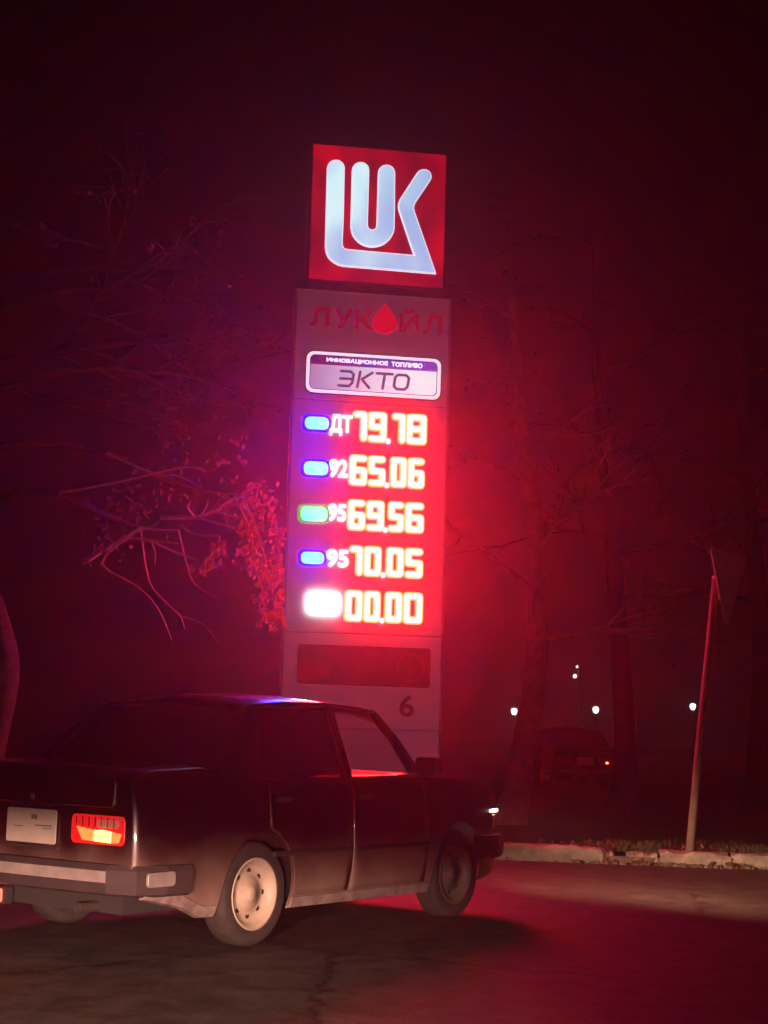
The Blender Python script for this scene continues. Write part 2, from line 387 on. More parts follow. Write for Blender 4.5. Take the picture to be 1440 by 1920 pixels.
up = [p for p in rrect(-.592, .627, 4.438, 4.760, .045, 6) if p[1] > 4.60]
up = [(-.592, 4.676), (.627, 4.676), *[p for p in up if p[0] > 0], *[p for p in up if p[0] < 0]]
lit.append(prow(up, 'plate_band', 'plate_band', FY - .037, FY - .029, 0, plate))
text_mesh('ИННОВАЦИОННОЕ', -.442, .150, 4.696, 4.742, FY - .037, .003, 'plate_caption', 'lit_text', plate, offset=.02)
text_mesh('ТОПЛИВО', .185, .485, 4.698, 4.742, FY - .037, .003, 'plate_caption', 'lit_text', plate, offset=.02)
EK = [('Э', [[(-.302, 4.62), (-.205, 4.62), (-.178, 4.592), (-.19, 4.51), (-.222, 4.478), (-.322, 4.478)], [(-.305, 4.548), (-.19, 4.548)]]),
      ('К', [[(-.115, 4.625), (-.14, 4.474)], [(.003, 4.622), (-.098, 4.552), (-.026, 4.474)]]),
      ('Т', [[(.044, 4.62), (.198, 4.62)], [(.123, 4.615), (.104, 4.474)]]),
      ('О', [[(.252, 4.618), (.33, 4.618), (.358, 4.592), (.345, 4.505), (.316, 4.478), (.24, 4.478), (.213, 4.504), (.224, 4.592), (.252, 4.618)]])]
for _, strokes in EK:
    mb = MB(); k = 0
    for s in strokes:
        for a, b in zip(s, s[1:]): mb.prism(capsule(a, b, .0125, 4), FY - .041 - .0004 * k, FY - .0355); k += 1
    lit.append(mb.build('plate_letter', 'plate_text', plate))

# price rows: grade marker, grade, four digits and a point each
SEG = {'0': 'abcdef', '5': 'afgcd', '6': 'afgcde', '7': 'abc', '8': 'abcdefg', '9': 'abcdfg'}
def digit(ch, x0, x1, z0, z1, r=.039):
    x0 -= .008; x1 += .008; a0, a1, b0, b1 = x0 + r, x1 - r, z0 + r - .003, z1 - r + .003; mid = (b0 + b1) / 2
    S = {'a': ((a0, b1), (a1, b1)), 'b': ((a1, b1), (a1, mid)), 'c': ((a1, mid), (a1, b0)), 'd': ((a0, b0), (a1, b0)), 'e': ((a0, mid), (a0, b0)), 'f': ((a0, b1), (a0, mid)), 'g': ((a0, mid), (a1, mid))}
    mb = MB()
    for k, c in enumerate(SEG[ch]): mb.prism(capsule(*S[c], r, 4), FY - .034 - .0006 * k, FY - .004, .0145)
    o = mb.build('digit', 'led_red', sign); o.data.materials.append(MATS['led_spill']); o.data.materials.append(MATS['led_edge']); lit.append(o)
    for p in o.data.polygons: p.material_index = 0 if p.normal.y < -.9 else (2 if p.normal.y < -.3 else 1)       # glowing rim and sides painted round the bright face
ROWS = [('79.78', [(-.168, -.03), (-.022, .158), (.208, .34), (.348, .545)], .178, 3.95, 4.25, 'led_blue', (-.625, -.398, 4.045, 4.165), 'ДТ', (-.386, -.172, 4.0, 4.20)),
        ('65.06', [(-.187, -.018), (-.008, .158), (.205, .362), (.374, .535)], .178, 3.525, 3.825, 'led_blue', (-.62, -.39, 3.608, 3.735), '92', (-.38, -.20, 3.595, 3.77)),
        ('69.56', [(-.187, -.022), (-.012, .158), (.197, .348), (.36, .54)], .176, 3.098, 3.395, 'led_green', (-.632, -.382, 3.17, 3.305), '95', (-.376, -.20, 3.175, 3.345)),
        ('70.05', [(-.16, -.032), (-.022, .142), (.192, .358), (.37, .542)], .168, 2.668, 2.958, 'led_blue', (-.616, -.398, 2.764, 2.876), '95', (-.376, -.165, 2.742, 2.912)),
        ('00.00', [(-.188, -.022), (-.010, .146), (.192, .354), (.366, .55)], .169, 2.238, 2.536, 'led_white', (-.548, -.23, 2.292, 2.508), None, None)]
for txt, xs, px, z0, z1, lm, (p0, p1, q0, q1), gr, gb in ROWS:
    for ch, (a, b) in zip(txt.replace('.', ''), xs): digit(ch, a, b, z0, z1)
    lit.append(prow(rrect(px - .02, px + .02, z0 - .002, z0 + .045, .012, 2), 'decimal_point', 'led_red', FY - .03, FY - .004, .005))
    gm = prow(rrect(p0, p1, q0, q1, min(.05, (q1 - q0) * .42), 4), 'grade_marker', lm, FY - .03, FY - .004, .006)
    if lm != 'led_white': prow(rrect(p0 - .03, p1 + .024, q0 - .026, q1 + .026, .06, 4), 'marker_halo', lm + '_bezel', FY - .018, FY - .002, .008, gm)  # surround added to glow as the marker's halo
    if gr: text_mesh(gr, gb[0], gb[1], gb[2], gb[3], FY - .004, .012, 'grade_name', 'lit_text', sign, offset=.03)

# dark lower panel, faint round mark on it, and the number under it
lp = prow(rrect(-.613, .644, 1.645, 2.015, .03, 4), 'lower_panel', 'dark_print', FY - .006, FY - .001, .002)
mb = MB(); ring = [((.46 + r * cos(2 * pi * j / 28)), FY - y, (1.83 + r * sin(2 * pi * j / 28))) for r, y in ((.135, .007), (.135, .010), (.118, .010), (.118, .007)) for j in range(28)]
mb.add(ring, [(i * 28 + j, i * 28 + (j + 1) % 28, i * 28 + 28 + (j + 1) % 28, i * 28 + 28 + j) for i in range(3) for j in range(28)])
mb.build('round_mark', 'faint_mark', lp, recalc=True)
text_mesh('6', .358, .50, 1.37, 1.575, FY - .001, .006, 'number', 'grey_print', sign, offset=.02)

# ================================================================== THE PASSING CAR
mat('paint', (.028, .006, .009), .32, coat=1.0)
def beamlit_dust(name, dirt, z0, z1):
    """dust tone paling the lower body, painted in for the headlamp light"""
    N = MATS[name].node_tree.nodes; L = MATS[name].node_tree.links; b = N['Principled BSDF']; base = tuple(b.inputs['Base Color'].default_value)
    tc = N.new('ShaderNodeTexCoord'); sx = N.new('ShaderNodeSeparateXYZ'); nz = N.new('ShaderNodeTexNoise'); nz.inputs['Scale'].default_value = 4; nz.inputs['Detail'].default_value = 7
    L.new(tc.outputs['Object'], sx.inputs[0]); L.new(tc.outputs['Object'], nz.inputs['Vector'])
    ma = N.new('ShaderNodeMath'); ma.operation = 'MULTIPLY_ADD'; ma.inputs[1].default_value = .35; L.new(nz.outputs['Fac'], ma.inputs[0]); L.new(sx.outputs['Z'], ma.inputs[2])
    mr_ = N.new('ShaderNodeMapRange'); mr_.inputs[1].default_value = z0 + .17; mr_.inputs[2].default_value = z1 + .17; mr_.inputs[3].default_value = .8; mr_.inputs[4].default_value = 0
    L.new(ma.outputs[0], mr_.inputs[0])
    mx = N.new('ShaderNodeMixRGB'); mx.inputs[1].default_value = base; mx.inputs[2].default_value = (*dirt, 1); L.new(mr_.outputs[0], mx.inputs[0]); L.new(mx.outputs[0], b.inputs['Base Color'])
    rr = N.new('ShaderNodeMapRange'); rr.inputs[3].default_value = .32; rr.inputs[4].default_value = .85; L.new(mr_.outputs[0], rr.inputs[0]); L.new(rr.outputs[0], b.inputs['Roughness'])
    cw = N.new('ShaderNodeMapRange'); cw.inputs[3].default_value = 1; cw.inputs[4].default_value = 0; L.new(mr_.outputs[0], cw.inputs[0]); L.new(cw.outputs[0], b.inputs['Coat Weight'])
beamlit_dust('paint', (.24, .17, .14), .22, .62)  # headlamp light painted low on the body as pale dust
mat('underbody', (.015, .014, .014), .9)
mat('bumper_plastic', (.045, .034, .034), .55, noise=.3, nscale=6)
mat('bright_trim', (.28, .255, .24), .38, noise=.3, nscale=12)
mat('sill_lit', (.27, .245, .225), .6, col2=(.12, .08, .07), nscale=9)  # pale tone holds the light on the sill edge
mat('tyre', (.035, .031, .028), .85, noise=.5, nscale=14, bump=.3)
mat('rim_paint', (.46, .40, .31), .5, noise=.25, nscale=10)
mat('rim_shaded', (.11, .10, .095), .5, noise=.3, nscale=10)  # darker copy for the front wheel, shade put into the colour
mat('seat_cloth', (.05, .045, .045), .9, noise=.3, nscale=20)
mat('plate_white', (.6, .55, .48), .45, noise=.12, nscale=8)
mat('plate_mark', (.2, .17, .14), .6)
mat('lamp_red', (.5, .01, .012), .25, emit=(1, .02, .02), estr=.55)
mat('lamp_red_lit', (.5, .05, .03), .25, emit=(1, .16, .035), estr=14)
mat('lamp_fog', (.5, .03, .03), .25, emit=(1, .035, .02), estr=9)
mat('lamp_orange', (.5, .05, .03), .25, emit=(1, .10, .02), estr=4)
mat('lamp_red_dim', (.3, .01, .012), .25)
mat('lamp_clear', (.5, .2, .16), .25, emit=(1, .2, .14), estr=.22)
mat('head_lens', (.7, .7, .7), .1, emit=(1, .93, .85), estr=14)
mat('orange_lens', (.55, .12, .02), .3)
glass('clear_glass', (.97, .95, .95)); glass('tinted_glass', (.12, .09, .1))

def lerp(t, pts):
    for (a, va), (b, vb) in zip(pts, pts[1:]):
        if t <= b: return va + (vb - va) * max(0, (t - a) / (b - a))
    return pts[-1][1]
AXR, AXF, RW, RA = -1.02, 1.30, .285, .335
TOP = [(-2.08, .90), (-2.05, .945), (-1.98, .965), (-1.5, .985), (-1.3, .955), (-1.0, .925), (.7, .925), (.85, .932), (1.2, .915), (1.6, .882), (1.86, .845), (1.95, .815), (2.0, .76)]
WID = [(-2.08, .735), (-2.0, .775), (-1.7, .80), (0, .815), (1.5, .80), (1.8, .775), (1.95, .735), (2.0, .70)]
def car_top(x): return lerp(x, TOP)
def car_w(x): return lerp(x, WID)
def car_bot(x):
    z = lerp(x, [(-2.08, .34), (-1.7, .27), (-1.5, .20), (1.5, .20), (1.8, .24), (2.0, .30)])
    for ax in (AXR, AXF):
        d = abs(x - ax)
        if d < RA: z = max(z, RW + sqrt(RA * RA - d * d))
    return z
def car_y(x, z):
    """half width of the body side at that height: widest at the waist moulding, tucked in below and above"""
    wd = car_w(x)
    if z < .5: return wd - .05 * ((.5 - z) / .3) ** 2
    return wd - .045 * ((z - .5) / .45) ** 2
xsm = sorted(set([round(-2.08 + .04 * i, 3) for i in range(103)] + [round(ax + RA * cos(radians(a)), 4) for ax in (AXR, AXF) for a in range(0, 181, 12)] + [-2.08, 2.0]))
xsm = [x for x in xsm if -2.08 <= x <= 2.0]

CL = .90      # a short-tailed body
def build_car(name, loc, rz, lit_tail=True):
    root = empty(name, loc, rz); root.scale = (CL, 1, 1)
    mb = MB(); NS, NT = 11, 7; per = 2 * NS + NT - 2 + 2
    rows = []
    for x in xsm:
        zb, zt = car_bot(x), car_top(x); side = []
        for k in range(NS):
            z = zb + (zt - .035 - zb) * k / (NS - 1); side.append((car_y(x, z), z))
        ysh = side[-1][0]
        side.append((ysh - .012, zt - .016)); side.append((ysh - .04, zt - .003))
        crown = [((ysh - .04) * cc, zt + .012 * (1 - cc * cc)) for cc in (.66, .33, 0)]
        half = side + crown
        full = [(x, -y, z) for y, z in half] + [(x, y, z) for y, z in half[-2::-1]]
        rows.append(full)
    n = len(rows[0])
    mb.v = [p for r in rows for p in r]
    for i in range(len(rows) - 1):
        for k in range(n - 1): a = i * n + k; mb.f.append((a, a + n, a + n + 1, a + 1))
    mb.f += [tuple(range(n)), tuple((len(rows) - 1) * n + k for k in range(n - 1, -1, -1))]
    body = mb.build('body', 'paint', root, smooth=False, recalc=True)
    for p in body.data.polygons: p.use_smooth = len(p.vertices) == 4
    # underbody and dark wheel houses
    MB().box(-1.98, 1.9, -.60, .60, .22, .62).build('underbody', 'underbody', root)
    # doors, 5 mm proud of the body side, with a handle and a moulding each
    for sgn in (-1, 1):
        for d0, d1 in ((-.93, -.075), (-.055, .86)):
            mb = MB(); zs = [.255, .3, .36, .42, .48, .54, .59, .64, .7, .8, .86, .895]; nx = 14; base = 0
            for dy in (.006, -.01):
                for i in range(nx + 1):
                    x = d0 + (d1 - d0) * i / nx
                    for z in zs:
                        xx = x
                        if d0 < -.5 and z < .64: xx = max(x, AXR + sqrt(max(0, (RA + .03) ** 2 - (z - RW) ** 2)))
                        mb.v.append((xx, sgn * (car_y(xx, z) + dy), z))
            k = len(zs)
            for i in range(nx):
                for j in range(k - 1): a = i * k + j; mb.f.append((a, a + k, a + k + 1, a + 1))
            N1 = (nx + 1) * k
            edge = [j for j in range(k)] + [i * k + k - 1 for i in range(1, nx + 1)] + [nx * k + j for j in range(k - 2, -1, -1)] + [i * k for i in range(nx - 1, 0, -1)]
            for a, b in zip(edge, edge[1:] + edge[:1]): mb.f.append((a, b, b + N1, a + N1))
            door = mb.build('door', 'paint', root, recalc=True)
            for p in door.data.polygons: p.use_smooth = True
            hx = d0 + .12; y = car_y(hx, .80) + .008
            MB().prism(rrect(hx - .075, hx + .075, .785, .815, .012, 3), -.0, .02, .004).build('handle', 'bright_trim', door)
            h = door.children[-1]
            for v in h.data.vertices: v.co.y = sgn * (y + .018 - v.co.y)
            mb = MB(); pts = [(d0 + .02 + (d1 - d0 - .04) * i / 8) for i in range(9)]
            mb.tube([(x, sgn * (car_y(x, .50) + .012), .50) for x in pts], .016, 6).build('moulding', 'bumper_plastic', door)
    # sills: the lower edge between the wheels, painted pale for the headlamp light
    for sgn in (-1, 1):
        for s0, s1 in ((AXR + RA + .03, AXF - RA - .03), (-2.0, AXR - RA - .03)):
            mb = MB(); xs = [s0 + (s1 - s0) * i / 10 for i in range(11)]
            for x in xs:
                zb = car_bot(x)
                for y, z in ((car_y(x, zb) - .03, zb - .02), (car_y(x, zb) + .008, zb - .012), (car_y(x, zb + .06) + .008, zb + .045), (car_y(x, zb + .06) - .02, zb + .055)): mb.v.append((x, sgn * y, z))
            for i in range(10):
                for k in range(4): a = i * 4 + k; b = i * 4 + (k + 1) % 4; mb.f.append((a, b, b + 4, a + 4))
            mb.f += [(0, 1, 2, 3), (40, 43, 42, 41)]
            mb.build('sill', 'sill_lit', root, recalc=True)
    # roof with drip rails, pillars, windows
    RX = [(.52, 1.335), (.46, 1.362), (.33, 1.383), (-.1, 1.402), (-.6, 1.394), (-.86, 1.368), (-.93, 1.34)]
    mb = MB(); cc = (-1, -.93, -.75, -.4, 0, .4, .75, .93, 1)
    def rw(x): return .59 - .04 * abs((x + .13) / .78) ** 3
    for dz in (0, -.028):
        for x, z in RX:
            for c in cc: mb.v.append((x, c * rw(x), z + dz + .012 - .05 * abs(c) ** 1.35 - .022 * abs(c) ** 8))
    k = len(cc); r = len(RX); N1 = k * r
    for i in range(r - 1):
        for j in range(k - 1):
            a = i * k + j; mb.f += [(a, a + 1, a + k + 1, a + k), (a + N1, a + k + N1, a + k + 1 + N1, a + 1 + N1)]
    edge = [j for j in range(k)] + [i * k + k - 1 for i in range(1, r)] + [(r - 1) * k + j for j in range(k - 2, -1, -1)] + [i * k for i in range(r - 2, 0, -1)]
    for a, b in zip(edge, edge[1:] + edge[:1]): mb.f.append((a, b, b + N1, a + N1))
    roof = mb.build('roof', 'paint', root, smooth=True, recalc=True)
    for sgn in (-1, 1):
        mb = MB(); mb.tube([(x, sgn * (rw(x) + .004), z - .05) for x, z in RX[1:-1]], .011, 6).build('drip_rail', 'bumper_plastic', roof)
    def bar(pts, name, material, parent, wx, wy):
        """a pillar: rectangular section along pts"""
        mb = MB()
        for p, a, b in zip(pts, wx, wy):
            x, y, z = p; mb.v += [(x - a, y - b, z), (x + a, y - b, z), (x + a, y + b, z), (x - a, y + b, z)]
        for i in range(len(pts) - 1):
            for q in range(4): a = i * 4 + q; b = i * 4 + (q + 1) % 4; mb.f.append((a, b, b + 4, a + 4))
        e = (len(pts) - 1) * 4; mb.f += [(3, 2, 1, 0), (e, e + 1, e + 2, e + 3)]
        return mb.build(name, material, parent, recalc=True)
    for s in (-1, 1):
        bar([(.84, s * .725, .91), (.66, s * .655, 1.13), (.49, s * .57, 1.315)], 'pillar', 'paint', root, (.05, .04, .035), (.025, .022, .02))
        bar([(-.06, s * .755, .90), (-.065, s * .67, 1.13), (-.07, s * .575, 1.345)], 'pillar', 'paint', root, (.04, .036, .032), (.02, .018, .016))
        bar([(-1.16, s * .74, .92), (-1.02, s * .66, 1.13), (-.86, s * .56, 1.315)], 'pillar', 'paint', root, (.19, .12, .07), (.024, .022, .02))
    def pane(pts, name, material):
        mb = MB(); c = sum((Vector(p) for p in pts), Vector()) / len(pts)
        nn = (Vector(pts[1]) - Vector(pts[0])).cross(Vector(pts[-1]) - Vector(pts[0])).normalized() * .004
        k = len(pts); mb.v = [tuple(Vector(p) + nn) for p in pts] + [tuple(Vector(p) - nn) for p in pts]
        mb.f = [tuple(range(k)), tuple(range(2 * k - 1, k - 1, -1))] + [(i, i + k, (i + 1) % k + k, (i + 1) % k) for i in range(k)]
        return mb.build(name, material, root, recalc=True)
    for s in (-1, 1):
        pane([(.80, s * .728, .925), (.49, s * .572, 1.32), (-.04, s * .58, 1.345), (-.03, s * .748, .915)], 'front_window', 'clear_glass')
        pane([(-.09, s * .748, .915), (-.098, s * .58, 1.345), (-.82, s * .56, 1.325), (-1.02, s * .735, .925)], 'rear_window', 'tinted_glass')
        # sealing strip and bright line along the window foot
        mb = MB(); mb.tube([(.80, s * .757, .925), (-.04, s * .776, .918)], .008, 6).build('window_trim', 'bright_trim', root)
        # bright window surrounds
        for q, nm_ in (([(.80, .735, .925), (.49, .582, 1.325), (-.035, .59, 1.348), (-.025, .755, .915)], 'window_frame'), ([(-.095, .755, .915), (-.102, .59, 1.348), (-.83, .568, 1.328), (-1.02, .742, .925)], 'window_frame')):
            q = [Vector((x, s * (y + .006), z)) for x, y, z in q]; MB().tube(q[::-1], .0065, 5).build(nm_, 'bumper_plastic', root)
        # mirror
        mr = MB().prism(rrect(-.085, .085, 0, .115, .03, 3), -.03, .045, .014).build('mirror', 'bumper_plastic', root)
        for v in mr.data.vertices: p = v.co.copy(); v.co = (.72 + p.y, s * (.87 + p.x * s), .93 + p.z)
        MB().tube([(.74, s * .73, .95), (.72, s * .82, .97)], .016, 6).build('mirror_arm', 'bumper_plastic', mr)
    pane([(.84, -.70, .935), (.84, .70, .935), (.495, .545, 1.325), (.495, -.545, 1.325)], 'windscreen', 'clear_glass')
    pane([(-1.24, -.66, .965), (-.90, -.53, 1.328), (-.90, .53, 1.328), (-1.24, .66, .965)], 'back_window', 'tinted_glass')
    # seats, wheel
    for y in (-.34, .34):
        st = MB().prism(rrect(-.24, .24, .55, 1.08, .07, 4), -.06, .06, .02).build('seat', 'seat_cloth', root)
        for v in st.data.vertices: p = v.co.copy(); v.co = (-.12 + p.y - (p.z - .55) * .22, y + p.x, p.z)
        hr = MB().prism(rrect(-.13, .13, 1.10, 1.24, .05, 4), -.04, .04, .015).build('headrest', 'seat_cloth', st)
        for v in hr.data.vertices: p = v.co.copy(); v.co = (-.25 + p.y, y + p.x, p.z)
    rs = MB().prism(rrect(-.62, .62, .55, 1.03, .08, 4), -.06, .06, .02).build('seat', 'seat_cloth', root)
    for v in rs.data.vertices: p = v.co.copy(); v.co = (-.98 + p.y - (p.z - .55) * .25, p.x, p.z)
    MB().tube([(.58 + .17 * .45 * cos(a), .36 + .18 * sin(a), .95 + .17 * cos(a)) for a in [2 * pi * i / 20 for i in range(21)]], .014, 6, cap=False).build('steering_wheel', 'underbody', root)
    # bumpers with a bright strip and corner pieces
    def bumper(x0, sg, zc):
        ys = [-.80, -.79, -.74, -.6, -.3, 0, .3, .6, .74, .79, .80]; xo = [.42, .22, .055, .01, 0, -.005, 0, .01, .055, .22, .42]
        def sweep(prof, name, material, parent, lim=99, sc=1.0):
            mb = MB(); q = [(x0 - sg * o + 0, y * sc) for y, o in zip(ys, xo) if abs(y) < lim]
            for x, y in q:
                d = Vector((0 if abs(y) > .77 else sg, 0 if abs(y) < .7 else (1 if y > 0 else -1), 0)).normalized()
                for o, z in prof: mb.v.append((x + d.x * o, y + d.y * o, zc + z))
            k = len(prof)
            for i in range(len(q) - 1):
                for j in range(k): a = i * k + j; b = i * k + (j + 1) % k; mb.f.append((a, b, b + k, a + k))
            mb.f += [tuple(range(k)), tuple((len(q) - 1) * k + j for j in range(k - 1, -1, -1))]
            return mb.build(name, material, parent, recalc=True)
        b = sweep([(-.06, -.10), (.0, -.10), (.03, -.085), (.04, -.03), (.04, .035), (.025, .06), (-.06, .065)], 'bumper', 'bumper_plastic', root)
        sweep([(.036, -.032), (.046, -.03), (.046, .028), (.036, .03)], 'bumper_strip', 'bright_trim', b, .62)
        return b
    rb = bumper(-2.10, -1, .42); bumper(2.02, 1, .46)
    for s in (-1, 1):
        cp = MB().prism(rrect(-.13, .10, .38, .455, .02, 3), -.010, .004, .003).build('corner_strip', 'bright_trim', rb)
        for v in cp.data.vertices: p = v.co.copy(); v.co = (-1.95 + p.x, s * (.845 - p.y), p.z)
    # rear lamps: dark red body, lit lower half, pale reversing lens
    for s in (-1, 1):
        on = lit_tail or s < 0
        tl = MB().prism(rrect(-.19, .19, .575, .725, .03, 4), -.015, .03, .006).build('tail_lamp', 'lamp_red' if lit_tail else 'lamp_red_dim', root)
        def onrear(o, yc, dx=0):
            for v in o.data.vertices: p = v.co.copy(); yy = yc + p.x * s; v.co = (-2.082 + p.y + dx + max(0, abs(yy) - .62) * .22, yy, p.z)
        onrear(tl, s * .49)
        if not lit_tail and on:
            a = MB().prism(rrect(-.02, .035, .60, .64, .015, 3), -.019, -.013, .002).build('lit_lens', 'lamp_red_lit', tl); onrear(a, s * .49); continue
        for poly, mm in (([(-.10, .594), (-.02, .591), (-.02, .648), (-.145, .662)], 'lamp_orange'), ([(-.014, .591), (.105, .588), (.105, .645), (.05, .652), (-.014, .648)], 'lamp_red_lit'), ([(.111, .588), (.155, .590), (.17, .636), (.111, .645)], 'lamp_orange')):
            a = MB().prism(poly, -.019, -.013, .002).build('lit_lens', mm if on else 'lamp_red_dim', tl); onrear(a, s * .49)
        for q in (-.15, -.105, -.06, -.015, .03, .075, .12):
            a = MB().prism(rrect(q, q + .005, .66, .715, .002, 2), -.018, -.0135).build('lens_rib', 'lamp_red_dim', tl); onrear(a, s * .49)
        a = MB().prism(rrect(.0, .15, .663, .705, .012, 3), -.0185, -.013, .002).build('reversing_lens', 'lamp_clear' if on else 'lamp_red_dim', tl); onrear(a, s * .49)
    # number plate in its recess, lamp above, fog lamp under the bumper, tow hook, exhaust
    pl = MB().prism(rrect(-.19, .19, .555, .735, .012, 3), 0, .006, .0015).build('number_plate', 'plate_white', root)
    for v in pl.data.vertices: p = v.co.copy(); v.co = (-2.096 + p.y, p.x, p.z)
    for (x0, x1, z0, z1) in ((.0, .045, .68, .705), (.03, .16, .645, .652), (-.13, -.06, .636, .641), (.08, .16, .632, .636)):
        c = MB().box(x0, x1, -.0012, .0, z0, z1).build('plate_mark', 'plate_mark', pl)
        for v in c.data.vertices: p = v.co.copy(); v.co = (-2.0965 + p.y, -p.x, p.z)
    fr = MB().prism(rrect(-.215, .215, .53, .545, .005, 2), -.012, .012, .003).build('plate_holder', 'bumper_plastic', root)
    for v in fr.data.vertices: p = v.co.copy(); v.co = (-2.09 + p.y, p.x, p.z)
    fg = MB().prism(rrect(-.075, .075, .215, .31, .015, 3), -.02, .05, .008).build('fog_lamp', 'underbody', root)
    for v in fg.data.vertices: p = v.co.copy(); v.co = (-2.08 + p.y, .25 + p.x, p.z)
    fl = MB().prism(rrect(-.062, .062, .228, .298, .01, 3), -.024, -.0195, .002).build('lens', 'lamp_fog' if lit_tail else 'lamp_red_dim', fg)
    for v in fl.data.vertices: p = v.co.copy(); v.co = (-2.08 + p.y, .25 + p.x, p.z)
    MB().lathe([(.0, -2.02), (.02, -2.1), (.024, -2.14), (.027, -2.14), (.027, -1.7)], 12, 'x', (0, -.42, .25)).build('exhaust_pipe', 'bumper_plastic', root)
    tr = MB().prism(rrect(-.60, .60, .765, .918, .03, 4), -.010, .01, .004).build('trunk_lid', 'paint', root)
    for v in tr.data.vertices: p = v.co.copy(); v.co = (-2.083 + p.y + max(0, p.z - .86) * .1, p.x, p.z)
    lk = MB().lathe([(0, -.014), (.014, -.013), (.017, -.009), (.017, 0)], 12, 'y').build('lock', 'bright_trim', tr)
    for v in lk.data.vertices: p = v.co.copy(); v.co = (-2.092 + p.y, p.x, p.z + .80)
    for yy in (-.12, .12): MB().box(-2.105, -2.092, yy - .03, yy + .03, .748, .763).build('plate_lamp', 'bumper_plastic', tr)
    # headlamps, indicators, grille
    for s in (-1, 1):
        h = MB().prism(rrect(-.16, .14, .60, .745, .02, 3), -.02, .05, .006).build('headlamp', 'bumper_plastic', root)
        for v in h.data.vertices: p = v.co.copy(); yy = s * (.52 + p.x); v.co = (1.995 - p.y - max(0, abs(yy) - .5) * .25, yy, p.z)
        l = MB().prism(rrect(-.145, .125, .612, .70, .015, 3), -.03, -.016, .006).build('lens', 'head_lens', h)
        for v in l.data.vertices: p = v.co.copy(); yy = s * (.52 + p.x); v.co = (1.995 - p.y - max(0, abs(yy) - .5) * .25, yy, p.z)
        q = MB().prism(rrect(-.05, .055, .56, .655, .015, 3), -.006, .01, .003).build('indicator', 'orange_lens', root)
        for v in q.data.vertices: p = v.co.copy(); v.co = (1.86 + p.x, s * (car_y(1.86, .66) - p.y - p.x * .32), p.z)
    if lit_tail:
        for s in (-1, 1):
            mb = MB(); xs = [1.80, 1.86, 1.92, 1.96, 1.985]
            for x in xs:
                y = car_y(x, .68)
                for d, z in ((-.01, .668), (.012, .671), (.012, .689), (-.01, .692)): mb.v.append((x, s * (y + d), z))
            for i in range(4):
                for k in range(4): a = i * 4 + k; b = i * 4 + (k + 1) % 4; mb.f.append((a, b, b + 4, a + 4))
            mb.f += [(0, 1, 2, 3), (16, 19, 18, 17)]
            mb.build('flare_strip', 'head_lens', root, recalc=True)  # glowing strip added on the wing to show the headlamp flare
    MB().box(1.99, 2.012, -.33, .33, .60, .70).build('grille', 'underbody', root)
    # wheels
    for ax, fr_ in ((AXR, 0), (AXF, 1)):
        for s in (-1, 1):
            w_ = empty('wheel', (ax, s * .695, RW)); w_.parent = root; w_.scale = (1 / CL, 1, 1)
            MB().lathe([(.19, -.075), (.25, -.085), (.272, -.075), (RW, -.055), (RW, .055), (.272, .075), (.25, .085), (.19, .075), (.175, 0), (.19, -.075)], 32).build('tyre', 'tyre', w_, smooth=True)
            q = -1 if s < 0 else 1
            mt = 'rim_paint' if not fr_ else 'rim_shaded'
            MB().lathe([(.0, q * .062), (.035, q * .064), (.04, q * .050), (.075, q * .052), (.085, q * .036), (.15, q * .024), (.165, q * .05), (.185, q * .078), (.198, q * .082), (.198, 0)], 32).build('rim', mt, w_, smooth=True, recalc=True)
            for j in range(8):
                a = 2 * pi * j / 8
                MB().lathe([(.0, 0), (.016, 0), (.016, .006), (.0, .006)], 10, 'y', (.122 * cos(a), q * .030, .122 * sin(a))).build('rim_hole', 'underbody', w_)
    return root

CHD = radians(55)
car = build_car('passing_car', (-.76, 10.28, 0), CHD)
tag(car, 'dark cherry sedan driving past the sign with glowing tail lamp and pale rear wheel', 'car')
def car_pt(x, y, z): return Vector((-.76 + cos(CHD) * x * CL - sin(CHD) * y, 10.28 + sin(CHD) * x * CL + cos(CHD) * y, z))
for s in (-1, 1):
    beam('low_beam', car_pt(2.06, s * .5, .66), car_pt(6.5, s * .5 - 2.4, -.2), 950, 105, 1.0, (1, .52, .31), .26)

# ================================================================== the leaning post with a road sign seen edge-on
mat('post_paint', (.34, .26, .22), .7, noise=.4, nscale=12, bump=.2)
mat('zinc', (.75, .75, .82), .5, metal=0, noise=.25, nscale=6)
pb = Vector((3.06, kerb_y(3.06) + .22, .1)); pt = at(1342, 1082, 15.9)
post = empty('road_sign', (pb.x, pb.y, .1)); tag(post, 'leaning pole behind the kerb carrying a triangular road sign seen nearly edge-on', 'road sign')
dirv = (pt - pb)
MB().tube([Vector((0, 0, -.12)), dirv * .35, dirv * .7, dirv], [.042, .039, .037, .036], 12).build('pole', 'post_paint', post, smooth=True)
MB().lathe([(0, 0), (.038, -.002), (.038, -.03)], 12, 'z', tuple(dirv + Vector((0, 0, .012)))).build('pole_cap', 'zinc', post)
tri = [(-.36, .36), (-.33, .39), (.33, .39), (.36, .36), (.03, -.33), (-.03, -.33)]
sg = MB().prism(tri, -.006, .006, .002).build('sign_plate', 'zinc', post)
sg.location = dirv + Vector((.125, .05, -.13)); sg.rotation_euler = (0, radians(4), radians(49))
for z in (-.1, .14):
    MB().tube([dirv + Vector((0, 0, z - .12)), dirv + Vector((.10, .02, z - .1))], .014, 6).build('bracket', 'zinc', post)

